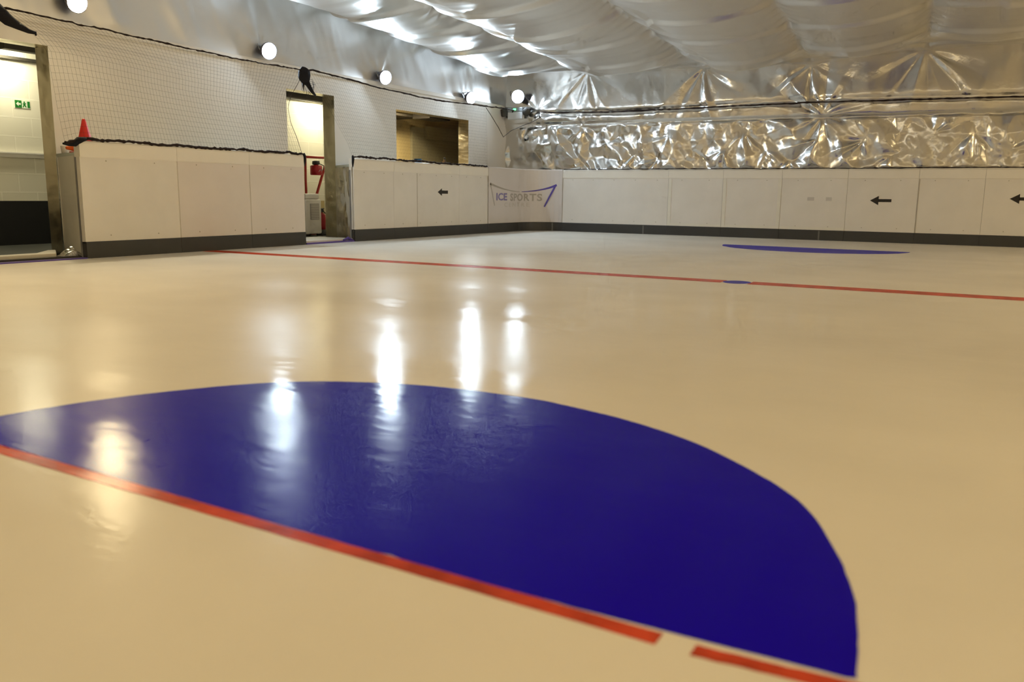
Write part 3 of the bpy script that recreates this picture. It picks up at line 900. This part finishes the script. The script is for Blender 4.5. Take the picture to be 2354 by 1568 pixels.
# ------------------------------------------------------------------ emergency light in the corner
ex = (-0.43, 0.02, 2.20)
t = empty('emergency_light', ex, 'white emergency light box with green indicator and two dark lamp heads', 'emergency light')
mb = MB(); mb.box((-0.60, -0.07, 2.20), (-0.255, 0.02, 2.345))
mb.build('housing', 'box_white', t, origin=ex, bevel=0.012)
mb = MB(); mb.box((-0.60, -0.072, 2.345), (-0.255, 0.02, 2.43))
mb.build('top_unit', 'box_grey', t, origin=ex, bevel=0.01)
for x in (-0.45, -0.42):
    mb = MB(); mb.lathe([(0.016, 0), (0.016, 0.006), (0.008, 0.010)], (x, -0.072, 2.392), (0, -1, 0), 12)
    mb.build('indicator', 'led', t, origin=ex)
for sg, xx in ((-1, -0.685), (1, -0.165)):
    mb = MB(); mb.lathe([(0.055, -0.08), (0.075, -0.03), (0.08, 0.03), (0.078, 0.04)], (xx, -0.06, 2.335), (sg * 0.35, -1, -0.25), 18)
    mb.build('lamp_head', 'dark_grey', t, origin=ex, smooth=True)
    mb = MB(); mb.tube([(xx, -0.03, 2.36), (xx, -0.02, 2.43), (-0.43 + sg * 0.16, -0.02, 2.425)], 0.012, 6)
    mb.build('arm', 'dark_grey', t, origin=ex)
mb = MB(); mb.box((-0.55, 0.02, 2.22), (-0.30, 0.10, 2.40))
mb.build('mount', 'dark_grey', t, origin=ex)

# ------------------------------------------------------------------ nets
def coons(T, B, Lf, Rg, nu, nv):
    """patch between four boundary functions of 0..1 -> Vector."""
    P = np.zeros((nu, nv, 3))
    c00, c10, c01, c11 = T(0), T(1), B(0), B(1)
    for i in range(nu):
        u = i / (nu - 1)
        for j in range(nv):
            v = j / (nv - 1)
            p = T(u) * (1 - v) + B(u) * v + Lf(v) * (1 - u) + Rg(v) * u
            p -= c00 * (1 - u) * (1 - v) + c10 * u * (1 - v) + c01 * (1 - u) * v + c11 * u * v
            P[i, j] = p
    return P
def poly(pts):
    pts = [Vector(p) for p in pts]
    d = [0]
    for a, b in zip(pts, pts[1:]): d.append(d[-1] + (b - a).length)
    def f(t):
        x = t * d[-1]
        for i in range(len(pts) - 1):
            if x <= d[i + 1] or i == len(pts) - 2:
                k = (x - d[i]) / max(d[i + 1] - d[i], 1e-6)
                return pts[i].lerp(pts[i + 1], k)
    return f
def net_mesh(P, r, billow=0.0, step=1):
    mb = MB()
    nu, nv = P.shape[:2]
    U, V = np.meshgrid(np.linspace(0, 1, nu), np.linspace(0, 1, nv), indexing='ij')
    for i in range(nu):
        mb.tube(P[i].tolist(), r, 3, False)
    for j in range(nv):
        mb.tube(P[:, j].tolist(), r, 3, False)
    return mb
def rope_pts(f, n, amp, seed):
    r = np.random.default_rng(seed)
    e = 0; out = []
    for i in range(n):
        p = f(i / (n - 1)); e = 0.7 * e + r.normal(0, amp)
        out.append(p + Vector((0, 0, e)))
    return out
def rope_r(n, r0, v, seed):
    r = np.random.default_rng(seed)
    return [max(r0 * 0.5, r0 + r.normal(0, v)) for _ in range(n)]

top = [(0, -10.45, 2.37), (0, -10.374, 2.359), (0, -9.518, 2.341), (0, -8.365, 2.308), (0, -7.479, 2.289), (0, -6.595, 2.300), (0, -6.44, 2.30)]
NT = empty('safety_net', (0, -8.1, 1.2), 'black square mesh net above the left rink boards, left of the knot', 'safety net', 'black nets round the rink')
no = (0, -8.1, 1.2)
T1 = poly(top)
B1 = poly([(0.0, -9.85, 1.165), (0, -9.72, 1.205), (0, -9.6, 1.218), (0, -8.6, 1.212), (0, -7.5, 1.214), (0, -6.53, 1.212)])
L1 = poly([(0, -10.45, 2.37), (0.0, -10.08, 2.17), (0.0, -9.965, 2.05), (0.0, -9.925, 1.75), (0.0, -9.90, 1.5), (0.0, -9.85, 1.165)])
R1 = poly([(0, -6.44, 2.30), (0, -6.58, 2.10), (0, -6.70, 1.95), (0, -6.765, 1.80), (0, -6.72, 1.60), (0, -6.62, 1.42), (0, -6.53, 1.212)])
P = coons(T1, B1, L1, R1, 76, 23)
P[:, :, 0] += 0.03 * np.sin(np.linspace(0, PI, 23))[None, :] * np.sin(np.linspace(0, 9, 76))[:, None]
net_mesh(P, 0.0009).build('netting', 'netting', NT, origin=no)
n = 120
MB().tube(rope_pts(T1, n, 0.003, 1), rope_r(n, 0.0085, 0.002, 2), 7).build('top_rope', 'rope', NT, origin=no)
pts = rope_pts(B1, n, 0.004, 3)
pts[-1] = Vector((0.0, -6.512, 1.212))
MB().tube(pts, rope_r(n, 0.015, 0.003, 4), 7).build('bottom_rope', 'rope', NT, origin=no)
MB().tube([Vector(R1(k / 20)) for k in range(21)], 0.003, 5).build('edge_cord', 'netting', NT, origin=no)
# net gathered at the knot
mb = MB()
def blob(mb, c, rx, ry, rz, seed, amp=0.25, n=16):
    P = np.zeros((n, n + 1, 3))
    for i in range(n):
        for j in range(n + 1):
            a = PI * i / (n - 1); b = 2 * PI * j / n
            d = (math.sin(a) * math.cos(b), math.sin(a) * math.sin(b), math.cos(a))
            e = 1 + amp * (fbm(np.array([d[0] * 2 + 5]), np.array([d[2] * 2 + d[1]]), seed)[0] - 0.5) * 2
            P[i, j] = (c[0] + rx * d[0] * e, c[1] + ry * d[1] * e, c[2] + rz * d[2] * e)
    mb.grid(P)
blob(mb, (0.0, -6.44, 2.235), 0.06, 0.10, 0.105, 5)
mb.tube([(0, -6.43, 2.18), (0, -6.37, 2.12), (0, -6.30, 2.04), (0, -6.24, 2.0)], [0.05, 0.032, 0.022, 0.012], 8)
mb.tube([(0, -6.46, 2.16), (0, -6.47, 2.09), (0, -6.46, 2.03)], [0.03, 0.01, 0.003], 6)
mb.build('knot', 'bundle', NT, origin=no, smooth=True)
mb = MB()
for k in range(9):
    a = -6.50 + 0.016 * k
    mb.tube([(0.01, a, 2.18), (0.015, a + random.uniform(-0.02, 0.03), 2.11), (0.01, a + random.uniform(-0.01, 0.06), 2.04), (0.0, a + random.uniform(0, 0.08), random.uniform(1.96, 2.02))], 0.0022, 4)
for k in range(4):
    mb.tube([(0.0, -6.40, 2.17 - 0.02 * k), (0.03, -6.33 + 0.02 * k, 2.20 - 0.02 * k), (0.02, -6.30, 2.11 - 0.02 * k), (0.0, -6.34, 2.06 - 0.01 * k)], 0.003, 4)
mb.build('loose_strands', 'netting', NT, origin=no)
# drawn-back corner at the left doorway
mb = MB(); mb.tube([(0.01, -10.62, 2.48), (0.01, -10.42, 2.33), (0.01, -10.31, 2.25), (0.01, -10.22, 2.215), (0.01, -10.13, 2.185), (0.01, -10.065, 2.18), (0.01, -10.062, 2.155)],
                   [0.075, 0.065, 0.055, 0.036, 0.022, 0.016, 0.008], 10)
mb.build('gathered_corner', 'bundle', NT, origin=no, smooth=True)
mb = MB(); mb.tube([(-0.02, -9.86, 1.16), (-0.02, -9.80, 1.155), (-0.02, -9.74, 1.165), (0.0, -9.70, 1.20), (0.0, -9.62, 1.222)], [0.010, 0.018, 0.032, 0.036, 0.016], 8)
mb.build('gathered_foot', 'bundle', NT, origin=no, smooth=True)

N2 = empty('safety_net', (0, -3.5, 1.2), 'black square mesh net above the boards by the window, right of the knot', 'safety net', 'black nets round the rink')
no2 = (0, -3.5, 1.2)
T2 = poly([(0, -6.38, 2.305), (0, -6.27, 2.322), (0, -5.4, 2.285), (0, -4.584, 2.246), (0, -3.443, 2.219), (0, -2.4, 2.250), (0, -1.861, 2.255)])
B2 = poly([(0, -5.51, 1.222), (0, -4.5, 1.218), (0, -3.5, 1.216), (0, -2.4, 1.214), (0, -1.80, 1.210)])
L2 = poly([(0, -6.38, 2.305), (0, -6.15, 2.05), (0, -5.85, 1.7), (0, -5.60, 1.4), (0, -5.51, 1.222)])
R2 = poly([(0, -1.861, 2.255), (0, -1.82, 1.7), (0, -1.80, 1.210)])
P = coons(T2, B2, L2, R2, 88, 22)
net_mesh(P, 0.0008).build('netting', 'netting', N2, origin=no2)
T2f = poly([(0, -6.38, 2.305), (0, -6.27, 2.322), (0, -5.4, 2.285), (0, -4.584, 2.246), (0, -3.443, 2.219), (0, -2.4, 2.250), (0, -1.361, 2.285), (-0.15, -0.6, 2.32), (-0.5, -0.05, 2.34)])
MB().tube(rope_pts(T2f, n, 0.003, 11), rope_r(n, 0.011, 0.002, 12), 7).build('top_rope', 'rope', N2, origin=no2)
pts = rope_pts(B2, n, 0.004, 13)
MB().tube(pts, rope_r(n, 0.014, 0.003, 14), 7).build('bottom_rope', 'rope', N2, origin=no2)

MB().tube([(0, -1.861, 2.248), (0.0, -1.62, 2.08), (0.0, -1.42, 1.93), (0, -1.237, 1.769), (0.03, -1.0, 1.90), (0.08, -0.6, 2.03), (0.12, -0.30, 2.12), (0.18, -0.1, 2.22)], 0.006, 5).build('edge_cord', 'netting', N2, origin=no2)
yb = -0.03
T3 = poly([(0.05, yb, 2.325), (0.6, yb, 2.30), (1.592, yb, 2.266), (3.2, yb, 2.275), (5.165, yb, 2.289), (6.8, yb, 2.268), (8.333, yb, 2.241), (9.3, yb, 2.26)])
B3 = poly([(0.68, yb, 1.207), (3, yb, 1.207), (6, yb, 1.207), (9.3, yb, 1.207)])
tag(MB().tube(rope_pts(T3, 200, 0.002, 21), rope_r(200, 0.0125, 0.003, 22), 7).build('rope', 'rope'), 'dark rope strung across the crinkled foil end wall', 'rope')
tag(MB().tube(rope_pts(B3, 160, 0.0015, 23), rope_r(160, 0.0075, 0.002, 24), 6).build('rope', 'rope'), 'thin dark cord along the top edge of the end boards', 'rope')

for y0, dy, ln, lb in ((-6.504, 0.012, 0.17, 'dark net tie hanging at the board end beside the floor cooler'), (-5.508, -0.008, 0.15, 'dark net tie hanging at the board end right of the gap')):
    o = MB().tube([(0.004, y0, 1.222), (0.012, y0 + dy * 0.6, 1.19), (0.010, y0 + dy, 1.222 - ln * 0.6), (0.006, y0 + dy * 1.2, 1.222 - ln)], [0.016, 0.020, 0.016, 0.006], 8).build('net_tie', 'bundle', smooth=True)
    tag(o, lb, 'net tie', 'net ties at the board ends')

# ------------------------------------------------------------------ small things on the ledge
def cone(name, loc, h, r, m, label, axis=(0, 0, 1), grp=None):
    t = empty(name, loc, label, 'marker cone', grp)
    ax = Vector(axis).normalized()
    mb = MB(); mb.lathe([(r, 0.012), (r * 0.96, 0.02), (0.016, h - 0.006), (0.010, h)], loc, axis, 24)
    mb.build('body', m, t, origin=loc, smooth=True)
    mb = MB()
    q = [Vector(p) for p in ((-1, -1), (1, -1), (1, 1), (-1, 1))]
    a = Vector((0, 0, 1)) if abs(ax.z) < 0.9 else Vector((1, 0, 0))
    u = (a - ax * a.dot(ax)).normalized(); w = ax.cross(u)
    b = r * 1.15
    vs = [Vector(loc) + u * p.x * b + w * p.y * b + ax * hh for hh in (0, 0.013) for p in q]
    mb.add(vs, [(0, 3, 2, 1), (4, 5, 6, 7), (0, 1, 5, 4), (1, 2, 6, 5), (2, 3, 7, 6), (3, 0, 4, 7)])
    mb.build('base', m, t, origin=loc, bevel=0.004)
    return t
cone('marker_cone', (-0.20, -9.50, 1.085), 0.35, 0.10, 'red_plastic', 'red cone standing on the ledge behind the left boards', grp=None)
cone('marker_cone', (-0.30, -9.505, 1.140), 0.16, 0.048, 'orange_plastic', 'orange cone lying under the net at the left board end', axis=(0.10, -1, -0.05), grp=None)
t = empty('cup', (-0.50, -9.55, 1.085), 'small white cup at the wall end of the ledge', 'cup')
mb = MB(); mb.lathe([(0.026, 0.0), (0.034, 0.07), (0.036, 0.075), (0.031, 0.075), (0.024, 0.01)], (-0.50, -9.55, 1.085), (0, 0, 1), 18)
mb.build('body', 'white_plastic', t, origin=(-0.50, -9.55, 1.085), smooth=True)
# on the window sill
o = (-0.86, -2.76, 1.18)
t = empty('cup', o, 'small blue cup on the window sill', 'cup')
MB().lathe([(0.05, 0.0), (0.07, 0.13), (0.072, 0.135), (0.064, 0.13), (0.045, 0.01)], o, (0, 0, 1), 18).build('body', 'blue_item', t, origin=o, smooth=True)
MB().tube([(o[0], o[1] + 0.065, o[2] + 0.11), (o[0], o[1] + 0.105, o[2] + 0.09), (o[0], o[1] + 0.10, o[2] + 0.05), (o[0], o[1] + 0.058, o[2] + 0.04)], 0.008, 6).build('handle', 'blue_item', t, origin=o)
o = (-0.86, -1.93, 1.18)
t = empty('bottle', o, 'small brown bottle on the window sill', 'bottle')
MB().lathe([(0.036, 0.0), (0.038, 0.01), (0.038, 0.11), (0.016, 0.15), (0.015, 0.165)], o, (0, 0, 1), 18).build('body', 'brown_item', t, origin=o, smooth=True)
MB().lathe([(0.018, 0.163), (0.018, 0.19), (0.015, 0.193)], o, (0, 0, 1), 14).build('cap', 'black_plastic', t, origin=o)

# ------------------------------------------------------------------ corridor things
def bulkhead(loc, label, m, rx=0.15, ry=0.22):
    t = empty('ceiling_lamp', loc, label, 'ceiling lamp')
    n = 28
    def ring(k, z, sc): return [(loc[0] + rx * sc * math.cos(2 * PI * i / n), loc[1] + ry * sc * math.sin(2 * PI * i / n), z) for i in range(n)]
    def loft(rings):
        mb = MB(); vs = sum(rings, [])
        fs = [(i * n + k, i * n + (k + 1) % n, (i + 1) * n + (k + 1) % n, (i + 1) * n + k) for i in range(len(rings) - 1) for k in range(n)]
        fs += [tuple(range(n - 1, -1, -1)), tuple((len(rings) - 1) * n + k for k in range(n))]
        return mb.add(vs, fs)
    z = loc[2]
    loft([ring(0, z, 1.1), ring(0, z - 0.03, 1.12), ring(0, z - 0.04, 1.05)]).build('base', 'white_plastic', t, origin=loc)
    loft([ring(0, z - 0.038, 1.0)] + [ring(0, z - 0.038 - 0.06 * math.sin(a), math.cos(a) * 0.98 + 0.02) for a in np.linspace(0.1, 1.45, 7)]).build('diffuser', m, t, origin=loc, smooth=True)
    return t
M['lamp_corr'] = mat('lamp_corridor', (0.9, 0.9, 0.9), 0.3, emit=(1.0, 0.93, 0.66), estr=62.0)
bulkhead((-2.05, -9.18, 2.42), 'bright oval ceiling lamp in the corridor at the left photo edge', 'lamp_corr')
bulkhead((-2.0, -3.86, 2.42), 'corridor ceiling lamp hidden behind the narrow doorway jamb', 'lamp_corr')

so = (CX, -8.9, 1.69)
t = empty('exit_sign', so, 'green and white running man exit sign on the corridor wall', 'exit sign')
def plate(nm, m, pts, x0, x1, par=None):
    mb = MB(); k = len(pts)
    vs = [(x0, p[0], p[1]) for p in pts] + [(x1, p[0], p[1]) for p in pts]
    mb.add(vs, [tuple(range(k - 1, -1, -1)), tuple(range(k, 2 * k))] + [(i, (i + 1) % k, k + (i + 1) % k, k + i) for i in range(k)])
    return mb.build(nm, m, par or t, origin=so)
plate('plate', 'sign_white', [(-8.99, 1.68), (-8.80, 1.68), (-8.80, 1.775), (-8.99, 1.775)], CX, CX + 0.006)
plate('green_panel', 'sign_green', [(-8.987, 1.684), (-8.905, 1.684), (-8.905, 1.771), (-8.987, 1.771)], CX + 0.006, CX + 0.008)
plate('arrow', 'sign_white', [(-8.975, 1.728), (-8.945, 1.755), (-8.945, 1.738), (-8.918, 1.738), (-8.918, 1.718), (-8.945, 1.718), (-8.945, 1.700)], CX + 0.008, CX + 0.010)
plate('door_symbol', 'sign_green', [(-8.835, 1.690), (-8.806, 1.690), (-8.806, 1.765), (-8.835, 1.765)], CX + 0.006, CX + 0.008)
plate('running_figure', 'sign_green', [(-8.896, 1.692), (-8.886, 1.692), (-8.872, 1.715), (-8.858, 1.692), (-8.848, 1.697), (-8.864, 1.728), (-8.850, 1.735), (-8.853, 1.743), (-8.870, 1.742), (-8.862, 1.756), (-8.872, 1.764), (-8.882, 1.756), (-8.878, 1.742), (-8.895, 1.735), (-8.892, 1.727), (-8.880, 1.730)], CX + 0.006, CX + 0.008)

# portable cooler
o = (-1.36, -4.95, 0.022)
t = empty('air_cooler', o, 'white portable air cooler standing in the narrow doorway', 'air cooler')
mb = MB(); mb.box((-1.50, -5.20, 0.05), (-1.24, -4.845, 0.60)); mb.build('cabinet', 'white_plastic', t, origin=o, bevel=0.02)
mb = MB(); mb.box((-1.49, -5.19, 0.60), (-1.25, -4.875, 0.685)); mb.build('control_top', 'white_plastic', t, origin=o, bevel=0.02)
mb = MB(); mb.box((-1.242, -5.10, 0.28), (-1.232, -4.905, 0.53))
g = mb.build('grille', 'grille', t, origin=o)
mb = MB()
for k in range(9): mb.box((-1.233, -5.09, 0.295 + k * 0.026), (-1.228, -4.915, 0.303 + k * 0.026))
mb.build('slats', 'panel_grey', g, origin=o)
for yy in (-5.15, -4.90):
    for xx in (-1.46, -1.28):
        mb = MB(); mb.lathe([(0.022, -0.012), (0.022, 0.012)], (xx, yy, 0.046), (0, 1, 0), 12); mb.build('castor', 'black_plastic', t, origin=o)

# red fire point stand with two extinguishers
o = (-1.62, -4.55, 0.022)
t = empty('extinguisher_stand', o, 'dark red tubular fire extinguisher stand in the narrow doorway', 'extinguisher stand')
MB().tube([(-1.60, -4.80, 1.268), (-1.60, -4.20, 1.275)], 0.020, 10).build('crossbar', 'red_paint', t, origin=o, smooth=True)
MB().tube([(-1.60, -4.80, 1.27), (-1.60, -4.805, 0.9), (-1.60, -4.80, 0.40), (-1.60, -4.79, 0.03)], 0.020, 10).build('post', 'red_paint', t, origin=o, smooth=True)
MB().tube([(-1.60, -4.22, 1.27), (-1.60, -4.30, 1.20), (-1.60, -4.39, 1.04), (-1.60, -4.565, 0.66), (-1.60, -4.60, 0.03)], 0.022, 10).build('brace', 'red_paint', t, origin=o, smooth=True)
mb = MB(); mb.box((-1.72, -4.82, 0.022), (-1.50, -4.20, 0.04)); mb.build('foot', 'red_paint', t, origin=o)
def extinguisher(loc, h, r, label, base=False, emblem=False, head=True):
    t = empty('fire_extinguisher', loc, label, 'fire extinguisher')
    z0 = h * 0.24 if base else 0.0
    prof = [(r * 0.9, z0), (r, z0 + 0.01), (r, h * 0.86), (r * 0.8, h * 0.93), (r * 0.45, h * 0.96), (r * 0.4, h)]
    MB().lathe(prof, loc, (0, 0, 1), 20).build('cylinder', 'extinguisher_red', t, origin=loc, smooth=True)
    if base: MB().lathe([(r * 1.05, 0), (r * 1.08, 0.01), (r * 1.05, z0), (r * 0.9, z0 + 0.004)], loc, (0, 0, 1), 20).build('base', 'dark_grey', t, origin=loc, smooth=True)
    x, y, z = loc
    mb = MB(); mb.lathe([(r * 0.62, h), (r * 0.66, h + 0.02), (r * 0.6, h + 0.055), (r * 0.3, h + 0.06)], loc, (0, 0, 1), 14)
    hd = mb.build('valve', 'black_plastic', t, origin=loc)
    MB().box((x - 0.015, y - 0.03, z + h + 0.05), (x + 0.015, y + 0.07, z + h + 0.062)).build('lever', 'black_plastic', hd, origin=loc)
    MB().tube([(x + 0.01, y + 0.02, z + h + 0.03), (x + r * 0.9, y + r * 0.9, z + h * 0.9), (x + r * 0.75, y + r * 0.85, z + h * 0.45)], 0.008, 6).build('hose', 'black_plastic', t, origin=loc)
    if emblem:
        mb = MB(); k = 12
        vs = []
        for (yy, zz) in ((-0.045, 0.30), (0.045, 0.30), (0.02, 0.52), (-0.02, 0.52)):
            a = yy / r; vs.append((x + (r + 0.002) * math.cos(a * 0.9), y + (r + 0.002) * math.sin(a * 0.9), z + h * zz))
        vs2 = [(p[0] - 0.003, p[1], p[2]) for p in vs]
        mb.add(vs + vs2, [(0, 1, 2, 3), (7, 6, 5, 4), (0, 4, 5, 1), (1, 5, 6, 2), (2, 6, 7, 3), (3, 7, 4, 0)])
        mb.build('label_plate', 'emblem', t, origin=loc)
    return t
extinguisher((-1.60, -4.555, 0.985), 0.17, 0.098, 'squat red fire extinguisher hanging under the red crossbar', emblem=True)
extinguisher((-1.34, -4.755, 0.022), 0.37, 0.075, 'red extinguisher with a dark base on the doorway floor', base=True)

# ------------------------------------------------------------------ render look
w = bpy.data.worlds.new('world')
w.use_nodes = True
w.node_tree.nodes['Background'].inputs['Color'].default_value = (0.0, 0.0, 0.0, 1)
SC.world = w
SC.view_settings.view_transform = 'Standard'
SC.view_settings.look = 'None'
SC.view_settings.gamma = 1.0
SC.view_settings.use_curve_mapping = False
SC.view_settings.exposure = 0.09
cy = SC.cycles
cy.use_denoising = True
cy.max_bounces = 7
cy.diffuse_bounces = 4
cy.glossy_bounces = 4
cy.use_adaptive_sampling = True
cy.adaptive_threshold = 0.08
cy.adaptive_min_samples = 12
cy.transmission_bounces = 2
cy.sample_clamp_indirect = 8.0
cy.caustics_reflective = True
cy.blur_glossy = 0.5
